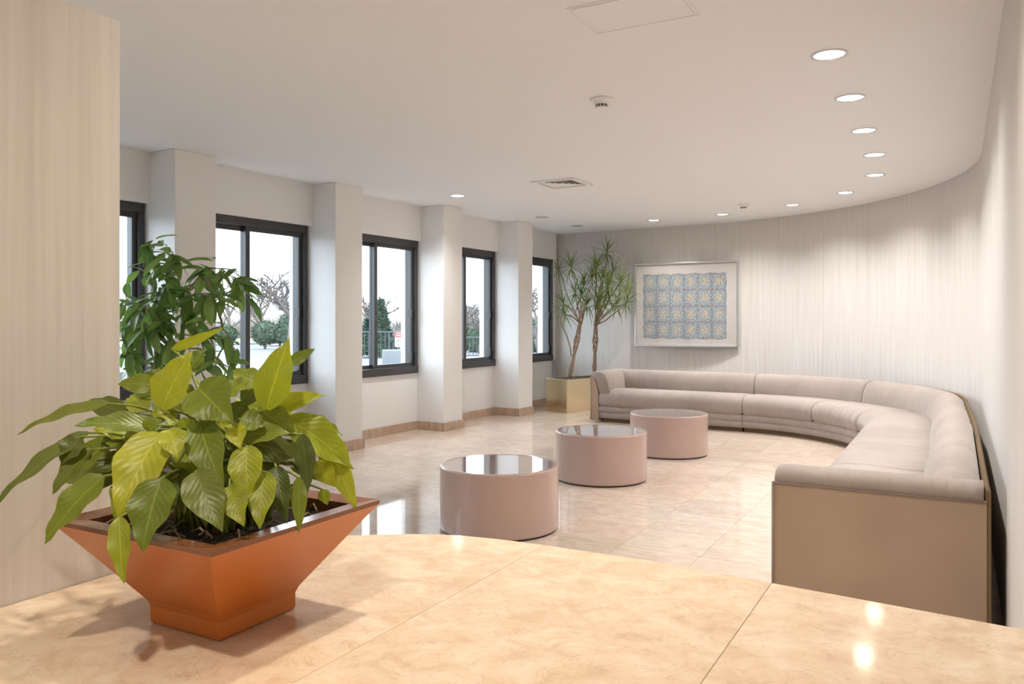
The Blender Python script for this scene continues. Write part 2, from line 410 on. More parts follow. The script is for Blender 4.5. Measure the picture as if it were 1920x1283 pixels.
# ------------------------------------------------------------------ ceiling with round cut-outs
LIGHTS_ON = [(1.577, 3.976), (2.007, 4.748), (2.45, 5.57), (2.895, 6.387), (3.305, 7.28), (3.452, 8.285), (3.215, 9.167), (2.633, 10.0), (1.878, 10.59), (-.578, 8.498)]
LIGHTS_OFF = [(1.15, 3.2), (.912, 11.218), (.383, 10.26)]
LOBBY = [(.72, 2.42), (-.55, .35), (-.15, 2.05), (-1.9, -.6), (-.2, -1.2), (-2.6, 1.6)]
mb = MB(); mb.prism(ccw, CEIL, CEIL + .16); ceil = mb.build('ceiling', M['ceiling'], kind='structure')
cut = MB()
for x, y in LIGHTS_ON + LIGHTS_OFF + LOBBY: cut.lathe([(.074, CEIL - .02), (.074, CEIL + .10)], 40, (x, y, 0))
cutter = cut.build('cutter', None)
md = ceil.modifiers.new('holes', 'BOOLEAN'); md.operation = 'DIFFERENCE'; md.object = cutter; md.solver = 'EXACT'
dg = bpy.context.evaluated_depsgraph_get(); nm = bpy.data.meshes.new_from_object(ceil.evaluated_get(dg))
ceil.modifiers.clear(); ceil.data = nm; ceil.name = 'ceiling'
bpy.data.objects.remove(cutter)

mb = MB(); mb.lathe([(.085, -.006), (.074, -.006), (.071, 0), (.071, .004), (.085, .0)], 40, close=True); me_trim = mb.mesh('trim', M['metal'], 'all')
mb = MB(); mb.lathe([(.0725, .0), (.062, .07), (.064, .07), (.0738, .0)], 40, close=True); me_refl = mb.mesh('reflector', M['reflector'], 'all')
mb = MB(); mb.lathe([(.063, .066), (.063, .075)], 32); me_lens = mb.mesh('lamp', M['lens_on']); mb = MB(); mb.lathe([(.063, .050), (.063, .075)], 32); me_off = mb.mesh('lamp', M['lens_off'])
def downlight(x, y, on, label, group):
    root = empty('downlight', (x, y, CEIL), label=label, cat='ceiling light', group=group)
    for nm, me in (('trim', me_trim), ('reflector', me_refl), ('lamp', me_lens if on else me_off)):
        o = bpy.data.objects.new(nm, me); COL.objects.link(o); o.parent = root
    if on:
        ld = bpy.data.lights.new('bulb', 'AREA'); ld.shape = 'DISK'; ld.size = .11; ld.energy = LAMP if y > 3 else LAMP * .9; ld.color = LAMP_COL if y > 3 else (1.0, .89, .72); ld.spread = R(150)
        lo = bpy.data.objects.new('bulb', ld); COL.objects.link(lo); lo.parent = root; lo.location = (0, 0, .055)
for (x, y), nth in zip(LIGHTS_ON[:9], ('first', 'second', 'third', 'fourth', 'fifth', 'sixth', 'seventh', 'eighth', 'ninth')):
    downlight(x, y, True, nth + ' lit recessed downlight along the papered wall counting from the desk', 'lit downlights along the papered wall')
downlight(*LIGHTS_ON[9], True, 'lit round recessed downlight in front of the window pillars', None)
downlight(*LIGHTS_OFF[0], False, 'unlit recessed downlight ahead of the lit row, cut by the picture edge', None)
downlight(*LIGHTS_OFF[1], False, 'dark unlit recessed downlight above the brass planter', None)
downlight(*LIGHTS_OFF[2], False, 'pale unlit recessed downlight before the last window pillar', None)
for x, y in LOBBY: downlight(x, y, True, 'lit recessed downlight over the reception desk and lobby', 'downlights over the desk')

# smoke detectors, vent, access hatch
def detector(x, y, label):
    root = empty('smoke_detector', (x, y, CEIL), label=label, cat='smoke detector')
    mb = MB(); mb.lathe([(.068, 0), (.068, -.008), (.060, -.014), (.050, -.02), (.044, -.034)], 32); mb.build('base', M['white_plastic'], root, 'all').location = (x, y, CEIL)
    mb = MB(); mb.lathe([(.036, -.034), (.036, -.05)], 24); o = mb.build('sensor_grille', M['vent_dark'], root); o.location = (x, y, CEIL)
    for k in range(10):
        a = k * math.pi / 5; mb = MB(); mb.obox((math.cos(a) * .035 - .003, math.sin(a) * .035 - .003, -.05), (.006, 0, 0), (0, .006, 0), (0, 0, .016)); mb.build('grille_rib', M['white_plastic'], root).location = (x, y, CEIL)
    mb = MB(); mb.lathe([(.039, -.05), (.036, -.056), (.02, -.06)], 24); mb.build('cap', M['white_plastic'], root, 'all').location = (x, y, CEIL)
detector(.535, 4.78, 'white smoke detector alone in the middle of the ceiling')
detector(2.64, 9.12, 'white smoke detector beside the lit downlights near the picture wall')
def vent():
    c = Vector((.483, 7.70)); h = .225
    root = empty('air_vent', (c.x, c.y, CEIL), label='square white louvred air vent set in the ceiling', cat='vent')
    def sq(h0, h1, z0, z1, name, m):
        rings = []
        for h_, z in ((h0, z0), (h0, z1), (h1, z1), (h1, z0)):
            rings.append([Vector((*(c + PD * a * h_ + QD * b * h_), CEIL + z)) for a, b in ((-1, -1), (1, -1), (1, 1), (-1, 1))])
        mb = MB(); n = 4; vs = [p for r in rings for p in r]
        mb.add(vs, [(i * 4 + k, i * 4 + (k + 1) % 4, ((i + 1) % 4) * 4 + (k + 1) % 4, ((i + 1) % 4) * 4 + k) for i in range(4) for k in range(4)])
        return mb.build(name, m, root)
    sq(h, h - .045, -.014, 0, 'frame', M['white_plastic'])
    for k in range(4):
        a = .165 - k * .042
        rings = [[Vector((*(c + PD * x * r_ + QD * y * r_), CEIL + z)) for x, y in ((-1, -1), (1, -1), (1, 1), (-1, 1))] for r_, z in ((a, -.012), (a - .026, -.001), (a - .028, -.001), (a - .004, -.013))]
        mb = MB(); mb.add([p for r in rings for p in r], [(i * 4 + q, i * 4 + (q + 1) % 4, ((i + 1) % 4) * 4 + (q + 1) % 4, ((i + 1) % 4) * 4 + q) for i in range(4) for q in range(4)]); mb.build('louvre', M['white_plastic'], root)
    mb = MB(); mb.prism([c + PD * a * .18 + QD * b * .18 for a, b in ((-1, -1), (1, -1), (1, 1), (-1, 1))], CEIL - .002, CEIL - .0005); mb.build('duct_opening', M['vent_dark'], root)
vent()
hc = Vector((.52, 3.42)); mb = MB(); h1, h2 = .30, .296
def hatch():
    root = empty('access_hatch', (hc.x, hc.y, CEIL), label='flush white access hatch in the ceiling, cut by the picture edge', cat='hatch')
    mb = MB(); mb.prism([hc + PD * a * .22 + QD * b * .15 for a, b in ((-1, -1), (1, -1), (1, 1), (-1, 1))], CEIL - .004, CEIL); mb.build('panel', M['ceiling'], root)
    for a0, b0, a1_, b1 in ((-1, -1, 1, -1), (-1, 1, 1, 1), (-1, -1, -1, 1), (1, -1, 1, 1)):
        A = hc + PD * a0 * .24 + QD * b0 * .17; B = hc + PD * a1_ * .24 + QD * b1 * .17; d = (B - A).normalized(); nn = Vector((-d.y, d.x))
        mb = MB(); mb.obox((A.x, A.y, CEIL - .003), (B.x - A.x, B.y - A.y, 0), (nn.x * .004, nn.y * .004, 0), (0, 0, .003)); mb.build('frame_edge', M['ceiling'], root)
hatch()

# ------------------------------------------------------------------ partition beside the desk
PT = 1.885
PP, PQ1 = -1.483, 1.03
strip_wall('wall_partition', [Vector(pq(PP, -2.2).xy), Vector(pq(PP, PQ1).xy)], 0, PT, .11, M['wallpaper'], 1, kind='structure')

# ------------------------------------------------------------------ reception desk
CZ = .77
def qf(p):                                        # front edge of the counter
    pts = [(-1.483, 1.06), (-1.47, 1.16), (-1.42, 1.29), (-1.33, 1.41), (-1.219, 1.494), (-1.13, 1.553), (-1.042, 1.592), (-.93, 1.612), (-.828, 1.6185), (-.5637, 1.622), (-.3135, 1.60), (-.0927, 1.58), (.0878, 1.562), (.2, 1.552)]
    for (a, b), (c, d) in zip(pts, pts[1:]):
        if a <= p <= c: return b + (d - b) * (p - a) / (c - a)
    return pts[-1][1]
desk = empty('reception_desk', pq(-.66, 1.0), label='reception desk with polished cream marble top and curved front edge', cat='desk')
def slab(p0, p1, name='top_slab', z0=CZ - .035, z1=CZ, inset=0.0, m='counter', qb=.42):
    n = 14; fr = [pq(p0 + (p1 - p0) * i / n, qf(p0 + (p1 - p0) * i / n) - inset).xy for i in range(n + 1)]
    poly = [Vector(p) for p in fr] + [Vector(pq(p1, qb).xy), Vector(pq(p0, qb).xy)]
    mb = MB(); mb.prism(poly, z0, z1); return mb.build(name, M[m], desk, bevel=.0012 if name == 'top_slab' else 0)
for a, b in ((-1.481, -1.3173), (-1.3167, -.8163), (-.8157, -.3148), (-.3142, .155)): slab(a, b)
slab(-1.478, .15, 'desk_body', 0, CZ - .036, .05, 'sofa_flat', .50)

# ------------------------------------------------------------------ sofa sections, swept along one curved line
F0, FD = Vector((1.0, 10.08)), Vector((math.cos(R(-31)), math.sin(R(-31))))
SR = 1.49; L1 = 1.89; turn = R(88.1); L2 = L1 + SR * turn; L3 = L2 + 4.10
def sofa_at(L, d):
    d *= .95 + .05 * max(0, min(1, (L - 4.3) / 1.7))      # slightly shallower where it rounds the corner
    if L <= L1:
        o = Vector((-FD.y, FD.x)); return F0 + FD * L + o * d
    c = F0 + FD * L1 - Vector((-FD.y, FD.x)) * SR
    a = R(59) - min(L - L1, L2 - L1) / SR
    o = Vector((math.cos(a), math.sin(a))); p = c + o * (SR + d)
    if L > L2: p = p + Vector((o.y, -o.x)) * (L - L2)
    return p
SEAT = [(.0, .20), (-.02, .24), (-.026, .29), (-.012, .345), (.03, .388), (.09, .408), (.2, .415), (.4, .405), (.60, .395), (.60, .20)]
BACK = [(.53, .30), (.535, .40), (.555, .50), (.59, .575), (.635, .617), (.69, .632), (.745, .622), (.785, .585), (.795, .50), (.795, .3)]
BAND1 = [(.012, .05), (.002, .062), (-.002, .088), (.002, .113), (.012, .125), (.78, .125), (.78, .05)]
BAND2 = [(.008, .125), (-.004, .138), (-.008, .163), (-.004, .188), (.008, .20), (.78, .20), (.78, .125)]
PLINTH = [(.05, .0), (.05, .05), (.78, .05), (.78, .0)]
SHELL = [(.795, .03), (.795, .60), (.805, .612), (.815, .60), (.815, .03)]
def sweep(name, prof, La, Lb, m, parent, puff=True, scl=1.0):
    step = .02 if puff else .05; n = max(2, int((Lb - La) / step)); Ls = [La + (Lb - La) * i / n for i in range(n + 1)]
    if puff: Ls = [La + .004, La + .02, La + .05] + [l for l in Ls if La + .07 < l < Lb - .07] + [Lb - .05, Lb - .02, Lb - .004]
    cx = sum(p[0] for p in prof) / len(prof); cz = sum(p[1] for p in prof) / len(prof)
    mb = MB(); rings = []; uvs = []
    for L in Ls:
        e = min(L - La, Lb - L); k = 1.0
        if puff: k = .90 if e < .01 else (.965 if e < .03 else (.99 if e < .06 else 1.0))
        r = []
        for j, (d, z) in enumerate(prof):
            zz = cz + (z - cz) * k; dd = cx + (d - cx) * (1 if not puff else (1 + (k - 1) * .5)); wr = 0.0
            if name == 'back_cushion' and 1 <= j <= 5: wr = -.011 * max(0, mnoise.noise(Vector((L * 15 + j * .5, j * .28, 3.1)))) * mnoise.noise(Vector((L * 1.7, 7.7, 0))) * 2.2
            if name == 'seat_cushion' and 2 <= j <= 7: zz += .006 * mnoise.noise(Vector((L * 13 + j * .6, j * .4, 9.2))) * k
            q = sofa_at(L, dd + wr); r.append(Vector((q.x, q.y, zz))); uvs.append((L, j / len(prof)))
        rings.append(r)
    mb.loft(rings); o = mb.build(name, m, parent, 'all' if puff else True); add_uv(o.data, lambda i: uvs[i]); return o
def arm(parent, L0, s):
    """s = +1: arm at the start of the run, outer face at L0; -1: at the end"""
    PANEL = [(0, .02), (.10, .02), (.10, .22), (.095, .38), (.065, .50), (.04, .555), (0, .565)]
    PAD = [(-.012, .572), (-.014, .598), (.004, .622), (.05, .634), (.12, .630), (.18, .60), (.215, .54), (.235, .46), (.245, .38), (.235, .34), (.12, .34), (.04, .555)]
    for nm, prof, d0, d1, m in (('arm_panel', PANEL, -.012, .80, 'sofa_flat'), ('arm_pad', PAD, -.004, .79, 'sofa')):
        ds = [d0, d0 + .012, d0 + .04] + [d0 + (d1 - d0) * i / 8 for i in range(1, 8)] + [d1 - .03, d1]
        cx = sum(p[0] for p in prof) / len(prof); cz = sum(p[1] for p in prof) / len(prof); rings = []; uvs = []
        for i, d in enumerate(ds):
            k = 1.0
            if nm == 'arm_pad': k = .90 if i == 0 else (.97 if i == 1 else 1.0)
            r = []
            for j, (w_, z) in enumerate(prof):
                q = sofa_at(L0 + s * (cx + (w_ - cx) * k), d); r.append(Vector((q.x, q.y, cz + (z - cz) * k))); uvs.append((d, j / len(prof)))
            rings.append(r)
        mb = MB(); mb.loft(rings); o = mb.build(nm, M[m], parent, 'all' if nm == 'arm_pad' else False); add_uv(o.data, lambda i: uvs[i])
    # piping along the outer top edge of the panel and down its front
    pts = [sofa_at(L0 - s * .004, d) for d in (-.012, .2, .4, .6, .80)]
    mb = MB(); mb.tube([(p.x, p.y, .567) for p in pts], .005); f = pts[0]; mb.tube([(f.x, f.y, .03), (f.x, f.y, .30), (f.x, f.y, .567)], .005); mb.build('piping', M['sofa'], parent, 'all')
def section(La, Lb, label, seats, backs, arm_at=None):
    c = sofa_at((La + Lb) / 2, .4); root = empty('sofa_section', (c.x, c.y, 0), label=label, cat='sofa', group='sections of the curved sofa')
    a, b = La, Lb
    if arm_at == 'start': arm(root, La, 1); a = La + .10
    if arm_at == 'end': arm(root, Lb, -1); b = Lb - .10
    sweep('plinth', PLINTH, a + .01, b - .01, M['sofa_dark'], root, False)
    sweep('base_band', BAND1, a + .003, b - .003, M['sofa'], root, False); sweep('base_band', BAND2, a + .003, b - .003, M['sofa'], root, False)
    for x, y in zip(seats, seats[1:]): sweep('seat_cushion', SEAT, x, y, M['sofa'], root)
    for x, y in zip(backs, backs[1:]): sweep('back_cushion', BACK, x, y, M['sofa'], root)
    sweep('rear_panel', SHELL, La + .005, Lb - .005, M['sofa_dark'], root, False)
J = [0, L1, L2 + .55, L2 + 1.55, L3]
section(J[0], J[1], 'straight taupe sofa section with one padded arm beside the brass planter', [.105, J[1]], [.13, J[1]], 'start')
section(J[1], J[2], 'long curved taupe sofa section sweeping round the room corner', [J[1], L1 + .85, L1 + 1.65, J[2]], [J[1], L1 + 1.0, J[2]])
section(J[2], J[3], 'short armless taupe sofa section between the curved one and the end with a flat panel', [J[2], J[3]], [J[2], J[3]])
section(J[3], J[4], 'straight taupe sofa section ending in a tall flat panel beside the desk', [J[3], J[3] + .95, J[4] - .105], [J[3], J[4] - .12], 'end')

# ------------------------------------------------------------------ drum tables
def drum(x, y, label):
    root = empty('drum_table', (x, y, 0), label=label, cat='table', group='round drum tables')
    r, h = .367, .39
    mb = MB(); mb.lathe([(r - .012, 0), (r - .012, .012)], 72, (x, y, 0)); mb.build('base', M['black'], root)
    mb = MB(); mb.lathe([(r - .02, .012), (r - .004, .012), (r, .017), (r, .025), (r, h - .014), (r, h - .010), (r - .0015, h - .004), (r - .006, h - .0005), (r - .010, h), (r - .028, h), (r - .03, h - .012)], 96, (x, y, 0)); mb.build('drum_body', M['pink'], root, True)
    mb = MB(); mb.lathe([(r - .029, h - .012), (r - .029, h - .0015)], 96, (x, y, 0)); mb.build('table_top', M['pinktop'], root)
drum(-.079, 4.948, 'round mauve drum table standing nearest the window wall and desk')
drum(.7185, 6.454, 'round mauve drum table in the middle of the three')
drum(1.502, 7.665, 'round mauve drum table in front of the straight sofa section')

# ------------------------------------------------------------------ framed textile on the back wall
def art_mat():
    m = mat('patchwork_textile', (.5, .5, .5), .9); n = NT(m); uv = n.new('ShaderNodeUVMap'); mp = n.new('ShaderNodeVectorMath', operation='MULTIPLY'); mp.inputs[1].default_value = (6, 4, 1); n.link(uv.outputs[0], mp.inputs[0])
    fr = n.new('ShaderNodeVectorMath', operation='FRACTION'); n.link(mp.outputs[0], fr.inputs[0])
    ct = n.new('ShaderNodeVectorMath', operation='SUBTRACT'); ct.inputs[1].default_value = (.5, .5, 0); n.link(fr.outputs[0], ct.inputs[0])
    ab = n.new('ShaderNodeVectorMath', operation='ABSOLUTE'); n.link(ct.outputs[0], ab.inputs[0]); sp = n.new('ShaderNodeSeparateXYZ'); n.link(ab.outputs[0], sp.inputs[0])
    mxx = n.new('ShaderNodeMath', operation='MAXIMUM'); n.link(sp.outputs[0], mxx.inputs[0]); n.link(sp.outputs[1], mxx.inputs[1])
    nz = n.new('ShaderNodeTexNoise', i_Scale=48.0, i_Detail=2.0, i_Roughness=.8); n.link(uv.outputs[0], nz.inputs['Vector'])
    wob = n.new('ShaderNodeMath', operation='MULTIPLY_ADD', i_1=.62); n.link(nz.outputs[0], wob.inputs[0]); n.link(mxx.outputs[0], wob.inputs[2])
    base = n.ramp(wob.outputs[0], [(.33, (.58, .44, .30)), (.46, (.50, .45, .37)), (.56, (.36, .42, .44)), (.74, (.33, .39, .43)), (.83, (.30, .23, .23))])
    sp2 = n.new('ShaderNodeTexNoise', i_Scale=70.0, i_Detail=1.0); n.link(uv.outputs[0], sp2.inputs['Vector'])
    dk = n.ramp(sp2.outputs[0], [(.40, (.35, .30, .32)), (.47, (1, 1, 1)), (.58, (1, 1, 1)), (.64, (1.3, 1.25, 1.2))])
    mu = n.new('ShaderNodeMix', data_type='RGBA', blend_type='MULTIPLY', i_0=.8); n.link(base.outputs[0], mu.inputs[6]); n.link(dk.outputs[0], mu.inputs[7])
    n.link(mu.outputs[2], n.b.inputs['Base Color']); return m
M['art'] = art_mat(); M['mount'] = mat('beige_mount', (.57, .53, .50), .8)
def picture():
    a = Vector((1.822, 11.56)); b = Vector((3.085, 10.80)); d = (b - a).normalized(); inn = Vector((d.y, -d.x))
    # keep it on the wall: push back until the outer edges just touch
    c = (a + b) / 2; W = (b - a).length; z0, z1 = .905, 2.08
    def dist(p):
        if (p - t_back).dot(BD) < 0: return (t_back - p).dot(Vector((-BD.y, BD.x)))
        return CR - (p - CC).length
    gap = min(dist(a), dist(b)) - .006; a = a - inn * gap; b = b - inn * gap
    def P(u, v, o): q = a + d * (u * W) + inn * o; return Vector((q.x, q.y, z0 + (z1 - z0) * v))
    root = empty('framed_picture', P(.5, 0, 0), label='large silver framed patchwork textile hanging above the sofa', cat='picture')
    def slabp(name, u0, u1, v0, v1, o0, o1, m, bev=0):
        mb = MB(); mb.obox(P(u0, v0, o0), P(u1, v0, o0) - P(u0, v0, o0), P(u0, v0, o1) - P(u0, v0, o0), P(u0, v1, o0) - P(u0, v0, o0)); return mb.build(name, M[m], root, bevel=bev)
    fu, fv = .022 / W, .022 / (z1 - z0)
    slabp('backing', .005, .995, .005, .995, 0, .012, 'mount')
    slabp('frame_rail', 0, 1, 0, fv, 0, .038, 'metal', .004); slabp('frame_rail', 0, 1, 1 - fv, 1, 0, .038, 'metal', .004)
    slabp('frame_stile', 0, fu, fv, 1 - fv, 0, .038, 'metal', .004); slabp('frame_stile', 1 - fu, 1, fv, 1 - fv, 0, .038, 'metal', .004)
    # textile: slightly uneven edge, gently rippled
    mb = MB(); nx, ny = 36, 24; uvs = []
    for j in range(ny + 1):
        for i in range(nx + 1):
            u = .085 + .805 * i / nx; v = .10 + .765 * j / ny + .006 * math.sin(i * .9) * (1 if j in (0, ny) else 0)
            mb.v.append(tuple(P(u + (.004 * math.sin(j * 1.3) if i in (0, nx) else 0), v, .0145 + .0012 * math.sin(i * .7) * math.cos(j * .9)))); uvs.append((i / nx, j / ny))
    mb.f = [(j * (nx + 1) + i, j * (nx + 1) + i + 1, (j + 1) * (nx + 1) + i + 1, (j + 1) * (nx + 1) + i) for j in range(ny) for i in range(nx)]
    me = bpy.data.meshes.new('textile'); me.from_pydata(mb.v, [], mb.f); me.update(); me.materials.append(M['art']); add_uv(me, lambda i: uvs[i])
    o = bpy.data.objects.new('textile', me); COL.objects.link(o); tagged(o, root, label='patchwork of pale blue and tan printed squares')
    slabp('glass_pane', fu, 1 - fu, fv, 1 - fv, .026, .029, 'glass')
picture()

# ------------------------------------------------------------------ leaves
def leaf_mesh(length, width, droop=.25, fold=.18, wave=.0, shape='ovate', n=10, twist=0.0, tail=.0):
    """blade from the origin along +X, upper side +Z; UV u along, v across (.5 = midrib)"""
    mb = MB(); uvs = []; k = [-1, -.55, 0, .55, 1]
    for i in range(n + 1):
        u = i / n
        if shape == 'ovate': ww = (math.sin(math.pi * min(1, u * .96 + .02) ** .66)) ** 1.1 if u < 1 else 0
        elif shape == 'strap': ww = min(1, .35 + u * 2.2) * (1 - u ** 2.2)
        else: ww = math.sin(math.pi * (u * .96 + .02)) ** .8
        if tail and u > 1 - tail: ww *= .35
        ww = max(ww, .015) * width / 2
        a = droop * u; x = length * (math.sin(a) / a * u if a > 1e-3 else u); z = -length * ((1 - math.cos(a)) / a * u if a > 1e-3 else 0)
        tw = twist * u
        for c in k:
            y = c * ww; zz = abs(c) * ww * fold + (wave * width * math.sin(u * 17 + (1.5 if c > 0 else 0)) * abs(c) ** 2)
            y2 = y * math.cos(tw) - zz * math.sin(tw); z2 = y * math.sin(tw) + zz * math.cos(tw)
            mb.v.append((x + z2 * math.sin(a), y2, z + z2 * math.cos(a))); uvs.append((u, c / 2 + .5))
    mb.f = [(i * 5 + j, (i + 1) * 5 + j, (i + 1) * 5 + j + 1, i * 5 + j + 1) for i in range(n) for j in range(4)]
    return mb, uvs
def leaf_obj(mesh, base, direction, up, name='leaf', roll=0.0):
    x = Vector(direction).normalized(); up = Vector(up); z = (up - x * up.dot(x)).normalized(); y = z.cross(x)
    if roll: z, y = z * math.cos(roll) + y * math.sin(roll), y * math.cos(roll) - z * math.sin(roll)
    m4 = Matrix((x, y, z)).transposed().to_4x4(); m4.translation = base
    o = bpy.data.objects.new(name, mesh); COL.objects.link(o); o.matrix_world = m4; return o
def leafdata(mb, uvs, m, name='leaf'):
    me = bpy.data.meshes.new(name); me.from_pydata(mb.v, [], mb.f); me.update(); me.polygons.foreach_set('use_smooth', [True] * len(me.polygons)); me.materials.append(m); add_uv(me, lambda i: uvs[i]); return me

# ------------------------------------------------------------------ flared planter on the desk and its lily
PC = Vector((-.495, 1.378)); HB = .084
def planter():
    root = empty('flared_planter', (PC.x, PC.y, CZ), label='orange glazed square planter flaring upward on the marble desk', cat='planter')
    def ring(h, z): return [Vector((*(PC + PD * a * h + QD * b * h), CZ + z)) for a, b in ((-1, -1), (1, -1), (1, 1), (-1, 1))]
    prof = [(HB - .003, 0), (HB, .004), (HB, .030), (HB + .004, .040), (.108, .068), (.147, .122), (.187, .176)]
    mb = MB(); mb.loft([ring(h, z) for h, z in prof], False); mb.f.append((3, 2, 1, 0)); o = mb.build('bowl', M['terracotta'], root, bevel=.004)
    mb = MB(); rr = [(.187, .176), (.188, .184), (.150, .180), (.146, .150)]
    rings = [ring(h, z) for h, z in rr]; mb.add([p for r in rings for p in r], [(i * 4 + k, i * 4 + (k + 1) % 4, (i + 1) * 4 + (k + 1) % 4, (i + 1) * 4 + k) for i in range(3) for k in range(4)])
    mb.build('rim', M['rim'], root)
    mb = MB(); n = 14; vs = []
    for j in range(n + 1):
        for i in range(n + 1):
            p = PC + PD * (-.149 + .298 * i / n) + QD * (-.149 + .298 * j / n); vs.append((p.x, p.y, CZ + .158 + .012 * mnoise.noise(Vector((p.x * 40, p.y * 40, 0)))))
    mb.add(vs, [(j * (n + 1) + i, j * (n + 1) + i + 1, (j + 1) * (n + 1) + i + 1, (j + 1) * (n + 1) + i) for j in range(n) for i in range(n)]); mb.build('soil', M['soil'], root, 'all')
    for k in range(26):                           # dry twigs and bark chips on the soil
        a = rnd.uniform(0, 6.28); p = PC + PD * rnd.uniform(-.13, .13) + QD * rnd.uniform(-.13, .13); l = rnd.uniform(.02, .06)
        mb = MB(); mb.tube([(p.x, p.y, CZ + .168), (p.x + l * math.cos(a) * .5, p.y + l * math.sin(a) * .5, CZ + .178), (p.x + l * math.cos(a), p.y + l * math.sin(a), CZ + .170)], .0018, 5); mb.build('twig', M['bark'], root)
planter()
lily = empty('peace_lily', (PC.x, PC.y, CZ + .16), label='broad-leaved green lily plant growing in the orange planter', cat='plant')
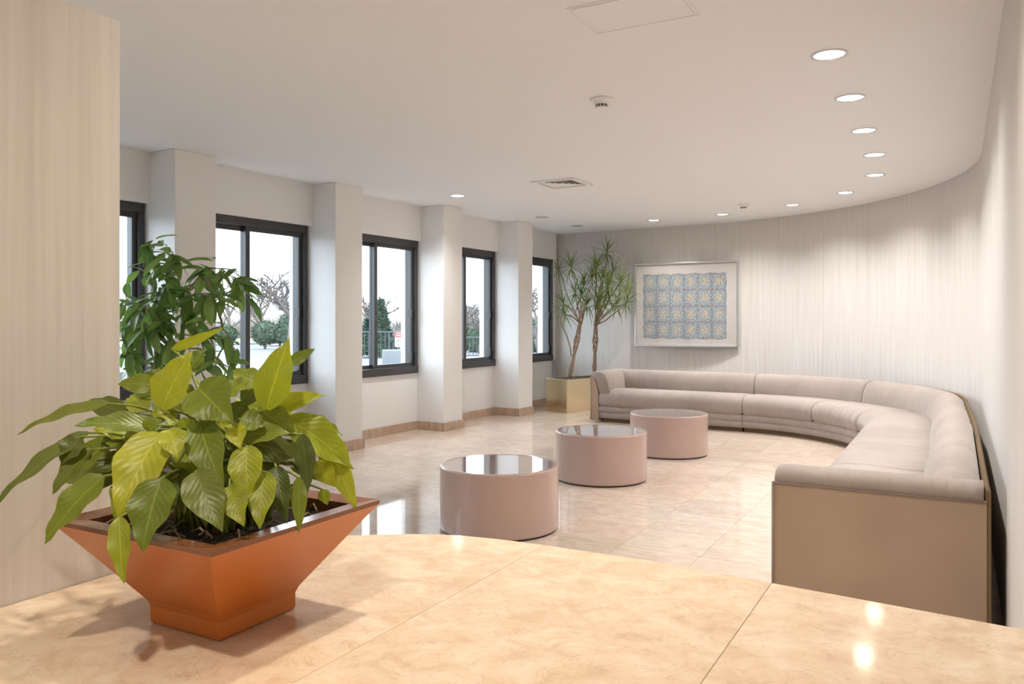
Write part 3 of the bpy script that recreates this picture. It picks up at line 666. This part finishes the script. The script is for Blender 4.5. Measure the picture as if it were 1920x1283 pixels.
# blade base px, tip px, base depth, tip depth, width px, material, droop, roll
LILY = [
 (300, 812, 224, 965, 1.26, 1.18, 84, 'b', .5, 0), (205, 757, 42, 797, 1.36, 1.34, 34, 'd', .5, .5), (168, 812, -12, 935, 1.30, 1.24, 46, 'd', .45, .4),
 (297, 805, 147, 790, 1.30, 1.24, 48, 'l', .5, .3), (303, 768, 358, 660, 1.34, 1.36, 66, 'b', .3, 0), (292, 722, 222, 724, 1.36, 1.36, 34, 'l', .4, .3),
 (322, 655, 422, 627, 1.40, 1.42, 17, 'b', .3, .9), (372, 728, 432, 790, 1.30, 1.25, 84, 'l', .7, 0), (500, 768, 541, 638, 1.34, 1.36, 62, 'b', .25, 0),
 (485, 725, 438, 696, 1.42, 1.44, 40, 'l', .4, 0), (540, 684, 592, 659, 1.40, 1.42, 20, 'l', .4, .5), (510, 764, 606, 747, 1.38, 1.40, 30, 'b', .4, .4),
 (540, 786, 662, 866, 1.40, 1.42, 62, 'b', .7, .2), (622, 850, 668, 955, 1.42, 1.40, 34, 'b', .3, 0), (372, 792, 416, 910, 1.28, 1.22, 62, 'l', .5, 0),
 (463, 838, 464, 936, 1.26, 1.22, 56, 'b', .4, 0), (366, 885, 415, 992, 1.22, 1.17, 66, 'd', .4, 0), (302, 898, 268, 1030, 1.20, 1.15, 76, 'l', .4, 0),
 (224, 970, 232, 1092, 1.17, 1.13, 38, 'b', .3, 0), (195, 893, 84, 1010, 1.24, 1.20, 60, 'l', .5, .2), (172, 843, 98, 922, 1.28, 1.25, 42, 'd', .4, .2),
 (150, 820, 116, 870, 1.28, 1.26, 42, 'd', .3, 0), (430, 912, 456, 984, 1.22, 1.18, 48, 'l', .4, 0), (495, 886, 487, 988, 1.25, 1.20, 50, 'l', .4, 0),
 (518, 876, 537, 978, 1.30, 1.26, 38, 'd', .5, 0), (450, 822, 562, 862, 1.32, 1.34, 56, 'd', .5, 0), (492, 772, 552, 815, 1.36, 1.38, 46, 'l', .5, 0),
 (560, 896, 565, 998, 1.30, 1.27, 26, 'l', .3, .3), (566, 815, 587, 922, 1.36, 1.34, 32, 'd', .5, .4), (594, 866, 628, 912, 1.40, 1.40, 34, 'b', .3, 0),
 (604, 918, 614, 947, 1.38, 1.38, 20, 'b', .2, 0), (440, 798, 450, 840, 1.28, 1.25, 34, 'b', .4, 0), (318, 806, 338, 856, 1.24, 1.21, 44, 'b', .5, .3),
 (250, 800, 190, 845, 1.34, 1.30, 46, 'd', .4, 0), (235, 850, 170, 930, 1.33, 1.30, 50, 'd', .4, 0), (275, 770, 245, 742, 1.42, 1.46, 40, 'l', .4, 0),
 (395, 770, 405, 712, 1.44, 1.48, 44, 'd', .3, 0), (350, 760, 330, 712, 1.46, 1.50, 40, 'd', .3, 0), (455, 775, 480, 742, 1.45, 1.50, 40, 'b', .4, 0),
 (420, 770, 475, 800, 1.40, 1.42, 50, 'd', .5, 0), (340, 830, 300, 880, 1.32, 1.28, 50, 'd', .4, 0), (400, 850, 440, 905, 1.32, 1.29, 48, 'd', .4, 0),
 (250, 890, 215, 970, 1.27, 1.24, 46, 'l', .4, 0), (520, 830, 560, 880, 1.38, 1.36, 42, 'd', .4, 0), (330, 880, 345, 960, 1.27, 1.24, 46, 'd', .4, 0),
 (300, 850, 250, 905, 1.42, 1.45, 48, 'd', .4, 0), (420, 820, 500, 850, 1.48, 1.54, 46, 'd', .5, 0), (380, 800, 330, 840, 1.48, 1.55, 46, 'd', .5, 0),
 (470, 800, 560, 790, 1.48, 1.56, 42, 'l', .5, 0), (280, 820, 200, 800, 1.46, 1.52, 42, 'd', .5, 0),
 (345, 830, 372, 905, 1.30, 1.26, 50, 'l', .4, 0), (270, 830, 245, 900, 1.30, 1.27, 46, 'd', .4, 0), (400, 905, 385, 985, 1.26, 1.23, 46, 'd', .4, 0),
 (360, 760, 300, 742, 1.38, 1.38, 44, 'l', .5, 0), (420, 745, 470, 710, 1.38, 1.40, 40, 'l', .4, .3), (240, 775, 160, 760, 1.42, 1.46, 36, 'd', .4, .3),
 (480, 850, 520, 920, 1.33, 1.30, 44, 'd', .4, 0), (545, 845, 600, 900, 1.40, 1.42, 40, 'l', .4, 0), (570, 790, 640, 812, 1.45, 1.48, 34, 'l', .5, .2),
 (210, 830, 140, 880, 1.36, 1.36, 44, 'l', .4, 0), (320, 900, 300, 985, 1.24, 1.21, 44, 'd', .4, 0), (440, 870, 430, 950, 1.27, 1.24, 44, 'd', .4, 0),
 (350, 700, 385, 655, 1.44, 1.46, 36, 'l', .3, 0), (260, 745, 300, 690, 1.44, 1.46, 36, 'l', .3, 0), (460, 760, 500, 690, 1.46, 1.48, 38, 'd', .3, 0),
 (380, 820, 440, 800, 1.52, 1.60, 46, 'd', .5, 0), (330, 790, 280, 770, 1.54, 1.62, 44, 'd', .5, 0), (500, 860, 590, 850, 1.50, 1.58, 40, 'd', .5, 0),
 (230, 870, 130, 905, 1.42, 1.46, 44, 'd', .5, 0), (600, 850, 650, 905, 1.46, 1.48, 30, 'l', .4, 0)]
for k in range(22):                               # inner and rear foliage of the clump
    a = k * 2.4; rr = 40 + 9 * (k % 5); bx = 375 + rr * math.cos(a) * 1.6; by = 815 + rr * math.sin(a) * .6; dy = 1.40 + .12 * math.sin(a * 1.7)
    LILY.append((bx, by, bx + 75 * math.cos(a) + rnd.uniform(-15, 15), by + rnd.uniform(-50, 70), dy, dy + rnd.uniform(-.04, .08), rnd.uniform(40, 54), 'lbd'[k % 3], .5, 0))
for i, (bx, by, tx, ty, d0, d1, wpx, mk, droop, roll) in enumerate(LILY):
    b = pix(bx, by, d0); t = pix(tx, ty, d1); v = t - b; L = v.length * (1 + droop * .12); width = wpx * 1.18 / FPX * (d0 + d1) / 2
    # chord of a drooping blade points below its start direction: turn the start up by half the droop
    mid = Vector((0, 0, 1)); hor = Vector((v.x, v.y, 0)); toward = (Vector((0, -1, .55)) if v.z < -.03 else Vector((0, -.9, .7)))
    up = toward - v.normalized() * toward.dot(v.normalized()); ax = v.normalized().cross(up).normalized()
    start = (Matrix.Rotation(droop / 2, 3, ax) @ v).normalized()
    mb, uvs = leaf_mesh(L, width, droop, .22, .06, 'ovate', 14, rnd.uniform(-.25, .25), 0)
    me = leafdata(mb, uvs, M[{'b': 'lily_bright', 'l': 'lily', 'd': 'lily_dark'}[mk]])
    o = leaf_obj(me, b, start, up, 'leaf', roll * rnd.choice((-1, 1))); mw = o.matrix_world.copy(); tagged(o, lily)
    # petiole: arches from the soil to the blade
    rt = PC + PD * rnd.uniform(-.06, .06) + QD * rnd.uniform(-.06, .06); r0 = Vector((rt.x, rt.y, CZ + .16))
    k1 = r0 + Vector(((b.x - r0.x) * .25, (b.y - r0.y) * .25, max(.05, (b.z - r0.z) * .75 + .05))); pts = []
    for s in range(9):
        u = s / 8; pts.append(r0 * (1 - u) ** 2 + k1 * 2 * u * (1 - u) + b * u * u)
    mb = MB(); mb.tube(pts, [.0034 - .0016 * s / 8 for s in range(9)], 6)
    p = mb.build('petiole', M['petiole'], None, 'all'); p.parent = o; p.matrix_parent_inverse = mw.inverted()

# ------------------------------------------------------------------ ficus by the first window
def curve_pts(p0, p1, sag, n=8, wob=.02, seed=0):
    r_ = random.Random(seed); out = []
    for i in range(n + 1):
        u = i / n; p = Vector(p0).lerp(Vector(p1), u); p.z += sag * 4 * u * (1 - u)
        if 0 < i < n: p += Vector((r_.uniform(-wob, wob), r_.uniform(-wob, wob), r_.uniform(-wob, wob)))
        out.append(p)
    return out
fy = 5.4
fbase = pix(288, 0, fy); fbase.z = 0
fic = empty('ficus_tree', (fbase.x, fbase.y, 0), label='leafy green ficus tree with slender trunk beside the first window', cat='plant')
mb = MB(); mb.lathe([(.14, 0), (.155, .02), (.185, .30), (.19, .33), (.175, .33), (.17, .29)], 40, (fbase.x, fbase.y, 0)); mb.build('pot', M['pot'], fic, True)
mb = MB(); mb.lathe([(.172, .28), (.172, .285)], 32, (fbase.x, fbase.y, 0)); mb.build('soil', M['soil'], fic)
trunk_top = pix(292, 640, fy)
mb = MB(); mb.tube(curve_pts((fbase.x, fbase.y, .28), trunk_top, 0, 8, .012, 3), [.017 - .005 * i / 8 for i in range(9)], 8); mb.build('trunk', M['bark'], fic, 'all')
FB = [((292, 640), (252, 590), 0, .1), ((252, 590), (232, 545), .0, .2), ((292, 640), (300, 560), 0, -.05), ((300, 560), (270, 500), 0, 0), ((270, 500), (296, 455), 0, .05), ((300, 560), (330, 505), 0, -.15),
      ((292, 640), (345, 560), 0, .1), ((345, 560), (385, 500), 0, .15), ((385, 500), (440, 520), .02, .2), ((440, 520), (462, 545), 0, .2), ((345, 560), (365, 620), 0, 0), ((385, 520), (410, 590), .02, -.1),
      ((410, 590), (440, 660), 0, -.1), ((365, 620), (400, 690), .02, .05), ((292, 640), (360, 660), .03, -.1), ((360, 660), (430, 690), .02, -.15), ((252, 600), (236, 670), .03, .05), ((292, 600), (262, 560), 0, -.2), ((330, 505), (320, 470), 0, -.2), ((345, 560), (420, 560), .03, -.2), ((236, 640), (240, 700), .02, .05), ((300, 650), (320, 700), .02, .1)]
FICM = []
for k in range(6):
    mb, uvs = leaf_mesh(.165 + .012 * (k % 3), .056 + .006 * (k % 2), .35 + .15 * (k % 3), .25, .0, 'ell', 8, rnd.uniform(-.2, .2)); FICM.append(leafdata(mb, uvs, M['ficus']))
tips = []
for i, (a, b, sag, dy) in enumerate(FB):
    p0 = pix(*a, fy + (FB[i][3] * .5)); p1 = pix(*b, fy + dy); pts = curve_pts(p0, p1, sag, 6, .012, i)
    mb = MB(); mb.tube(pts, [.0075 - .0045 * j / 6 for j in range(7)], 6); mb.build('branch', M['bark'], fic, 'all'); tips.append(pts)
nleaf = 0
for pts in tips:
    for j in range(15):
        u = rnd.uniform(.15, 1.0); x = u * 6; k = min(5, int(x)); p = pts[k].lerp(pts[k + 1], x - k)
        p = p + Vector((rnd.gauss(0, .035), rnd.gauss(0, .05), rnd.gauss(0, .03)))
        if p.x / p.y < (212 - 960) / FPX + .035 and False: continue
        az = rnd.uniform(0, 2 * math.pi); el = rnd.gauss(-.45, .45)
        d = Vector((math.cos(az) * math.cos(el), math.sin(az) * math.cos(el), math.sin(el)))
        o = leaf_obj(FICM[rnd.randrange(6)], p, d, (rnd.gauss(0, .3), rnd.gauss(-.2, .3), 1), 'leaf'); tagged(o, fic)
        s = rnd.uniform(.8, 1.2); o.scale = (s, s, s); nleaf += 1

# ------------------------------------------------------------------ brass planter with two braided dracaenas
gc = Vector((.775, 11.35)); gh = .25
gc = Vector(((.484 + 1.0945) / 2 + .0, (11.26 + 11.169) / 2)) ; gang = math.atan2(10.96 - 11.26, .747 - .484)
gu = Vector((math.cos(gang), math.sin(gang))); gv = Vector((-gu.y, gu.x)); near = Vector((.747, 10.96))
la, lb = .40, .90
def gp(a, b, z): q = near - gu * a + gv * b; return Vector((q.x, q.y, z))
pl = empty('brass_planter', gp(la / 2, lb / 2, 0), label='square brushed brass planter box in the corner by the last window', cat='planter')
def wallbox(name, a0, a1_, b0, b1, z0, z1, m, bev=.002):
    mb = MB(); mb.obox(gp(a0, b0, z0), gp(a1_, b0, z0) - gp(a0, b0, z0), gp(a0, b1, z0) - gp(a0, b0, z0), (0, 0, z1 - z0)); return mb.build(name, M[m], pl, bevel=bev)
gz = .46
wallbox('side_panel', 0, la, 0, .012, 0, gz, 'gold'); wallbox('side_panel', 0, la, lb - .012, lb, 0, gz, 'gold')
wallbox('side_panel', 0, .012, .012, lb - .012, 0, gz, 'gold'); wallbox('side_panel', la - .012, la, .012, lb - .012, 0, gz, 'gold')
wallbox('liner', .014, la - .014, .014, lb - .014, .02, gz - .02, 'black', 0)
def dracaena(base, trunks, heads, label, seed):
    r_ = random.Random(seed); root = empty('dracaena', base, label=label, cat='plant', group='braided dracaenas in the brass planter')
    ms = []
    for k in range(3):
        mb = MB(); uvs = []
        for q in range(34):
            az = q * 2.39996 + r_.uniform(-.2, .2); el = R(80) - R(125) * (q / 34) + r_.uniform(-.15, .15); L = r_.uniform(.22, .37)
            lm, lu = leaf_mesh(L, .017, r_.uniform(.3, .95), .3, 0, 'strap', 6)
            x = Vector((math.cos(az) * math.cos(el), math.sin(az) * math.cos(el), math.sin(el))); up = Vector((0, 0, 1.0)) if abs(x.z) < .95 else Vector((-math.cos(az), -math.sin(az), .1)); z = (up - x * up.dot(x)).normalized(); y = z.cross(x)
            m3 = Matrix((x, y, z)).transposed(); mb.add([m3 @ Vector(v) + Vector((0, 0, -.03 * q / 34)) for v in lm.v], lm.f); uvs += lu
        ms.append(leafdata(mb, uvs, M['drac'], 'leaf_rosette'))
    for pts, r0, r1 in trunks:
        n = len(pts) - 1; mb = MB(); mb.tube(pts, [r0 + (r1 - r0) * i / n for i in range(n + 1)], 7); mb.build('stem', M['bark'], root, 'all')
    for i, (p, tilt) in enumerate(heads):
        o = bpy.data.objects.new('leaf_rosette', ms[i % 3]); COL.objects.link(o)
        o.matrix_world = Matrix.Translation(p) @ Matrix.Rotation(tilt[0], 4, 'X') @ Matrix.Rotation(tilt[1], 4, 'Y') @ Matrix.Rotation(r_.uniform(0, 6.28), 4, 'Z'); s = r_.uniform(.85, 1.1); o.scale = (s, s, s)
        tagged(o, root)
def braid(px0, py0, px1, py1, Y, n=4, amp=.028, seed=1):
    out = []
    for k in range(n):
        pts = []
        for i in range(25):
            u = i / 24; c = pix(px0 + (px1 - px0) * u, py0 + (py1 - py0) * u, Y); a = u * 9 + k * 2 * math.pi / n; am = amp * (.45 + .75 * u) * (1 + .35 * math.sin(u * 12))
            pts.append(c + Vector((math.cos(a) * am, math.sin(a) * am, 0)))
        out.append((pts, .0145, .012))
    return out
def tree(bx, by, tx, ty, Y, hd, label, seed):
    tr = braid(bx, by, tx, ty, Y, 4, .026, seed); top = pix(tx, ty, Y); r_ = random.Random(seed); heads = []
    for i, (hx, hy, dy) in enumerate(hd):
        p = pix(hx, hy, Y + dy); st = tr[i % 4][0][-1]; md = st.lerp(p, .5) + Vector((r_.uniform(-.03, .03), 0, -.05 if abs(hx - tx) > 40 else 0)); pts = []
        for s in range(11):
            u = s / 10; q = st * (1 - u) ** 2 + md * 2 * u * (1 - u) + p * u * u; q += Vector((.012 * math.sin(u * 9 + i), .012 * math.cos(u * 8 + i), 0)) * (1 if 0 < s < 10 else 0); pts.append(q)
        tr.append((pts, .0105, .006)); heads.append((p, ((p.y - Y) * .6, (hx - tx) / FPX * Y * .9)))
    dracaena(Vector((pix(bx, by, Y).x, Y, gz - .02)), tr, heads, label, seed)
tree(1068, 708, 1088, 605, 11.28, [(1047, 505, .0), (1071, 500, .15), (1056, 568, -.2), (1059, 588, -.05), (1090, 553, .1), (1078, 548, -.15), (1110, 520, .2), (1100, 572, .1), (1116, 505, -.1), (1094, 535, .3)],
     'braided dracaena with leaning stems and pale low leaf tufts, nearer the window', 5)
tree(1114, 704, 1117, 608, 11.56, [(1138, 473, -.2), (1118, 503, -.05), (1140, 535, -.35), (1150, 508, -.2), (1163, 530, -.3), (1174, 545, -.4), (1174, 568, -.5), (1155, 572, -.4), (1128, 560, -.4), (1120, 568, -.1), (1143, 560, -.15), (1132, 520, -.35)],
     'taller braided dracaena with a straight stem beside the sofa arm', 9)
mb = MB(); tp = [pix(1071, 668, 11.26), pix(1069, 650, 11.22), pix(1062, 628, 11.12), pix(1053, 610, 11.0), pix(1052, 596, 10.95), pix(1058, 590, 10.95)]
o = mb; mb.tube(tp, [.010, .0095, .009, .008, .0075, .007], 7)
st = mb.build('stem', M['bark'], None, 'all'); tagged(st, [x for x in bpy.data.objects if x.name == 'dracaena'][0])

# ------------------------------------------------------------------ outdoors
GZ = -.25
def gnd(px, Y): return Vector(((px - 960) / FPX * Y, Y, GZ))
M['asphalt'] = mat('pale_asphalt', (.12, .12, .123), .9); M['lawn'] = mat('winter_lawn', (.20, .18, .09), .95)
for k in ('asphalt', 'lawn'):
    n = NT(M[k]); t = n.new('ShaderNodeTexNoise', i_Scale=30.0, i_Detail=5.0); n.bump(t.outputs[0], .5, .02)
M['needle'] = mat('conifer_green', (.035, .075, .045), .8); M['shrub'] = mat('shrub_green', (.06, .095, .055), .8); M['twig'] = mat('grey_brown_twigs', (.11, .09, .08), .9)
M['rail'] = mat('grey_railing', (.045, .05, .06), .5); M['concrete'] = mat('concrete', (.16, .17, .175), .9); M['red'] = mat('sign_red', (.42, .01, .012), .5); M['white'] = mat('sign_white', (.55, .55, .55), .5)
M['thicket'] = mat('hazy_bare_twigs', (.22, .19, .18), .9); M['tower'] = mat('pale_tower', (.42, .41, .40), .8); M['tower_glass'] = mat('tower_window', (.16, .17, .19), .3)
mb = MB(); mb.obox(wp(-220, -160, GZ - .3), Vector((*(WD * 330), 0)), Vector((*(WN * 219.2), 0)), (0, 0, .3)); mb.build('ground', M['asphalt'], kind='structure')
def strip(name, m, s0, s1, t0, t1, z, label=None):
    mb = MB(); mb.obox(wp(s0, t0, GZ), Vector((*(WD * (t1 - t0)), 0)), Vector((*(WN * (s1 - s0)), 0)), (0, 0, z)); return mb.build(name, M[m], kind='structure', bevel=.01)
def blob_tufts(mb, c, rx, ry, rz, n, size, seed, cone=False):
    r_ = random.Random(seed)
    for _ in range(n):
        if cone:
            h = r_.random() ** 1.3; a = r_.uniform(0, 6.28); rr = (1 - h) * (.75 + .3 * r_.random()) + .02; p = Vector((c.x + rx * rr * math.cos(a), c.y + ry * rr * math.sin(a), c.z + rz * h)); d = Vector((math.cos(a), math.sin(a), -.25))
        else:
            d = Vector((r_.gauss(0, 1), r_.gauss(0, 1), r_.gauss(0, 1))).normalized(); k = r_.uniform(.82, 1.04); p = Vector((c.x + d.x * rx * k, c.y + d.y * ry * k, c.z + d.z * rz * k))
        d = (d + Vector((r_.gauss(0, .4), r_.gauss(0, .4), r_.gauss(0, .4)))).normalized(); s = d.cross(Vector((r_.random(), r_.random(), r_.random()))).normalized(); L = size * r_.uniform(.7, 1.4); w_ = L * .45
        mb.add([p - s * w_, p + s * w_, p + d * L + s * w_ * .3, p + d * L - s * w_ * .3], [(0, 1, 2, 3)])
def solid_blob(mb, c, rx, ry, rz, seed, cone=False):
    n, m = 14, 9; rings = []
    for j in range(m + 1):
        v = j / m; ring = []
        for i in range(n):
            a = 2 * math.pi * i / n
            if cone: rr = (1 - v) * .85 + .01; z = v
            else: rr = math.sin(math.pi * (v * .96 + .02)); z = -math.cos(math.pi * v)
            k = 1 + .12 * mnoise.noise(Vector((math.cos(a) * 2 + seed, math.sin(a) * 2, v * 4)))
            ring.append(Vector((c.x + rx * .9 * rr * k * math.cos(a), c.y + ry * .9 * rr * k * math.sin(a), c.z + rz * (.95 * z))))
        rings.append(ring)
    mb.loft(rings)
def bush(px, Y, wpx, ytop, label, seed, m='shrub', cone=False, name='round_shrub', cat='shrub'):
    b = gnd(px, Y); r_ = wpx / 2 / FPX * Y; top = EYE + (600 - ytop) / FPX * Y; root = empty(name, b, label=label, cat=cat)
    mb = MB(); mb.tube([b, b + Vector((0, 0, .4)), b + Vector((0, 0, (top - GZ) * .6))], [.07, .06, .03], 7); mb.build('trunk', M['twig'], root, 'all')
    mb = MB()
    if cone: c = Vector((b.x, b.y, GZ + .15)); solid_blob(mb, c, r_, r_, top - GZ - .15, seed, True); blob_tufts(mb, c, r_, r_, top - GZ - .15, 1500, .13, seed, True)
    else: hz = (top - GZ - .25) / 2; c = Vector((b.x, b.y, top - hz)); solid_blob(mb, c, r_, r_, hz, seed); blob_tufts(mb, c, r_, r_, hz, 1100, .10, seed)
    mb.build('foliage', M[m], root, kind='stuff')
def bare_tree(px, Y, ytop, spread, label, seed):
    b = gnd(px, Y); H = EYE + (600 - ytop) / FPX * Y - GZ; r_ = random.Random(seed); root = empty('bare_tree', b, label=label, cat='tree', group='leafless trees outside the windows')
    tk = MB(); br = MB()
    def grow(p, d, L, r, lvl):
        pts = [p]; q = p; dd = d.copy()
        for s in range(4):
            dd = (dd + Vector((r_.gauss(0, .14), r_.gauss(0, .14), r_.gauss(.03, .10)))).normalized(); q = q + dd * L / 4; pts.append(q)
        (tk if lvl == 0 else br).tube(pts, [r * (1 - .35 * i / 4) for i in range(5)], 6 if lvl < 2 else 4)
        if lvl >= 5: return
        for k in range(3 if lvl else 5):
            u = r_.randrange(2, 5) if lvl else r_.randrange(2, 5); a = r_.uniform(0, 6.28); side = Vector((math.cos(a), math.sin(a), 0)); nd = (dd * r_.uniform(.5, .9) + side * spread * r_.uniform(.6, 1.1) + Vector((0, 0, .12))).normalized()
            grow(pts[u], nd, L * r_.uniform(.58, .78), r * .66, lvl + 1)
    grow(b, Vector((0, 0, 1)), H * .33, H * .028, 0)
    tk.build('trunk', M['twig'], root, 'all'); br.build('branches', M['twig'], root, 'all', kind='stuff')
strip('lawn_verge', 'lawn', -60, -34, -60, 60, .03); strip('road_kerb', 'concrete', -33.6, -33.2, -60, 60, .12)
bush(497, 42, 46, 603, 'dark clipped round shrub seen through the second window', 1); bush(547, 40, 50, 585, 'larger rounded shrub right of the clipped one behind the second window', 2); bush(525, 47, 60, 632, 'low spreading ground-cover shrub under the round shrubs', 3)
bush(423, 44, 40, 612, 'shrub showing behind the left sash of the second window', 12)
bush(713, 33, 66, 562, 'pointed dark green conifer seen through the third window', 4, 'needle', True, 'conifer', 'tree')
bush(690, 36, 46, 600, 'smaller conifer beside the pointed one', 5, 'needle', True, 'conifer', 'tree')
bare_tree(540, 38, 470, .8, 'spreading leafless tree behind the round shrubs', 21); bare_tree(490, 60, 500, .7, 'leafless tree far beyond the clipped round shrub', 22); bare_tree(425, 55, 490, .7, 'leafless tree behind the left sash of the second window', 26)
bare_tree(575, 48, 500, .8, 'leafless tree beside the larger rounded shrub', 27); bare_tree(700, 58, 520, .8, 'leafless tree far behind the conifers', 28); bare_tree(878, 60, 540, .8, 'leafless tree far behind the short railing', 29)
bare_tree(757, 40, 575, .8, 'low leafless tree behind the parking sign', 23); bare_tree(900, 36, 520, .8, 'leafless tree seen through the fourth window', 24); bare_tree(1013, 34, 470, .9, 'leafless tree seen through the last window', 25)
def hedge(px0, px1, Y, ytop, label, seed):
    a, b = gnd(px0, Y), gnd(px1, Y); top = EYE + (600 - ytop) / FPX * Y; root = empty('hedge', (a + b) / 2, label=label, cat='hedge')
    mb = MB(); c = (a + b) / 2; hz = (top - GZ) / 2; solid_blob(mb, Vector((c.x, c.y, GZ + hz)), (b.x - a.x) / 2 * 1.1, .6, hz, seed); blob_tufts(mb, Vector((c.x, c.y, GZ + hz)), (b.x - a.x) / 2 * 1.1, .6, hz, 1500, .10, seed); mb.build('foliage', M['shrub'], root, kind='stuff')
hedge(862, 925, 38, 604, 'clipped hedge under the leafless tree outside the fourth window', 31); hedge(975, 1032, 38, 597, 'clipped hedge outside the last window', 32)
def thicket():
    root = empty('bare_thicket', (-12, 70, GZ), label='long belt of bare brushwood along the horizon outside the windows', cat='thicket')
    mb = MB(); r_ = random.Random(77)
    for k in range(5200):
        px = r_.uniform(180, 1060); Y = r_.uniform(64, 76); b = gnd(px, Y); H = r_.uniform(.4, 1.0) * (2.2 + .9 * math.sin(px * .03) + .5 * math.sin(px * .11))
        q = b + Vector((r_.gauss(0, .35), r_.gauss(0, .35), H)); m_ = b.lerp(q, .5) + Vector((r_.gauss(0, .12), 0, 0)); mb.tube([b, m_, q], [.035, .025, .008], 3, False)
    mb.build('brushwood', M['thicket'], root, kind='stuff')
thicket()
def railing(px0, px1, Y, ytop, label):
    a, b = gnd(px0, Y), gnd(px1, Y); H = EYE + (600 - ytop) / FPX * Y - GZ; root = empty('railing', a, label=label, cat='railing')
    def bar(p, q, r, nm): mb = MB(); mb.tube([p, q], r, 6); mb.build(nm, M['rail'], root)
    up = Vector((0, 0, 1)); bar(a + up * H, b + up * H, .03, 'top_rail'); bar(a + up * .15, b + up * .15, .025, 'bottom_rail'); n = max(2, int((b - a).length / .14))
    for i in range(n + 1): p = a.lerp(b, i / n); bar(p + (up * 0 if i % 8 == 0 else up * .15), p + up * H, .024 if i % 8 == 0 else .013, 'post' if i % 8 == 0 else 'baluster')
railing(668, 768, 29, 623, 'dark metal railing behind the parking sign'); railing(866, 908, 31, 633, 'short railing outside the fourth window'); railing(985, 1034, 30, 614, 'metal railing outside the last window')
def sign():
    Y = 27.0; b = gnd(747, Y); root = empty('parking_sign', b, label='small red and white parking notice on a post outside the third window', cat='sign')
    mb = MB(); mb.tube([b, b + Vector((0, 0, 1.0))], .025, 8); mb.build('post', M['rail'], root)
    def plate(nm, z0, z1, x0, x1, m, y=-.03, th=.012): mb = MB(); mb.obox((b.x + x0, b.y + y, z0), (x1 - x0, 0, 0), (0, th, 0), (0, 0, z1 - z0)); return mb.build(nm, M[m], root)
    zt = EYE + (600 - 623) / FPX * Y
    plate('white_plate', zt - .50, zt, -.115, .115, 'white'); plate('red_plate', zt - .17, zt - .005, -.11, .11, 'red', -.04)
    for i, (x0, x1) in enumerate(((-.07, .0), (.015, .075), (-.075, -.02), (-.01, .07))): plate('lettering', zt - .07 - .06 * (i // 2), zt - .04 - .06 * (i // 2), x0, x1, 'white', -.043, .004)
    for i, (x0, x1) in enumerate(((-.02, .03), (-.07, .07), (-.03, .02), (-.06, .06))): plate('lettering', zt - .24 - .065 * i, zt - .22 - .065 * i, x0, x1, 'rail', -.033, .004)
sign()
cb = gnd(738, 26.0); mb = MB(); mb.lathe([(.36, 0), (.37, .02), (.37, .54), (.35, .56), (.30, .56), (.28, .50)], 40, (cb.x, cb.y, GZ)); mb.build('concrete_tub', M['concrete'], None, True, label='round grey concrete tub in front of the railing', cat='planter')
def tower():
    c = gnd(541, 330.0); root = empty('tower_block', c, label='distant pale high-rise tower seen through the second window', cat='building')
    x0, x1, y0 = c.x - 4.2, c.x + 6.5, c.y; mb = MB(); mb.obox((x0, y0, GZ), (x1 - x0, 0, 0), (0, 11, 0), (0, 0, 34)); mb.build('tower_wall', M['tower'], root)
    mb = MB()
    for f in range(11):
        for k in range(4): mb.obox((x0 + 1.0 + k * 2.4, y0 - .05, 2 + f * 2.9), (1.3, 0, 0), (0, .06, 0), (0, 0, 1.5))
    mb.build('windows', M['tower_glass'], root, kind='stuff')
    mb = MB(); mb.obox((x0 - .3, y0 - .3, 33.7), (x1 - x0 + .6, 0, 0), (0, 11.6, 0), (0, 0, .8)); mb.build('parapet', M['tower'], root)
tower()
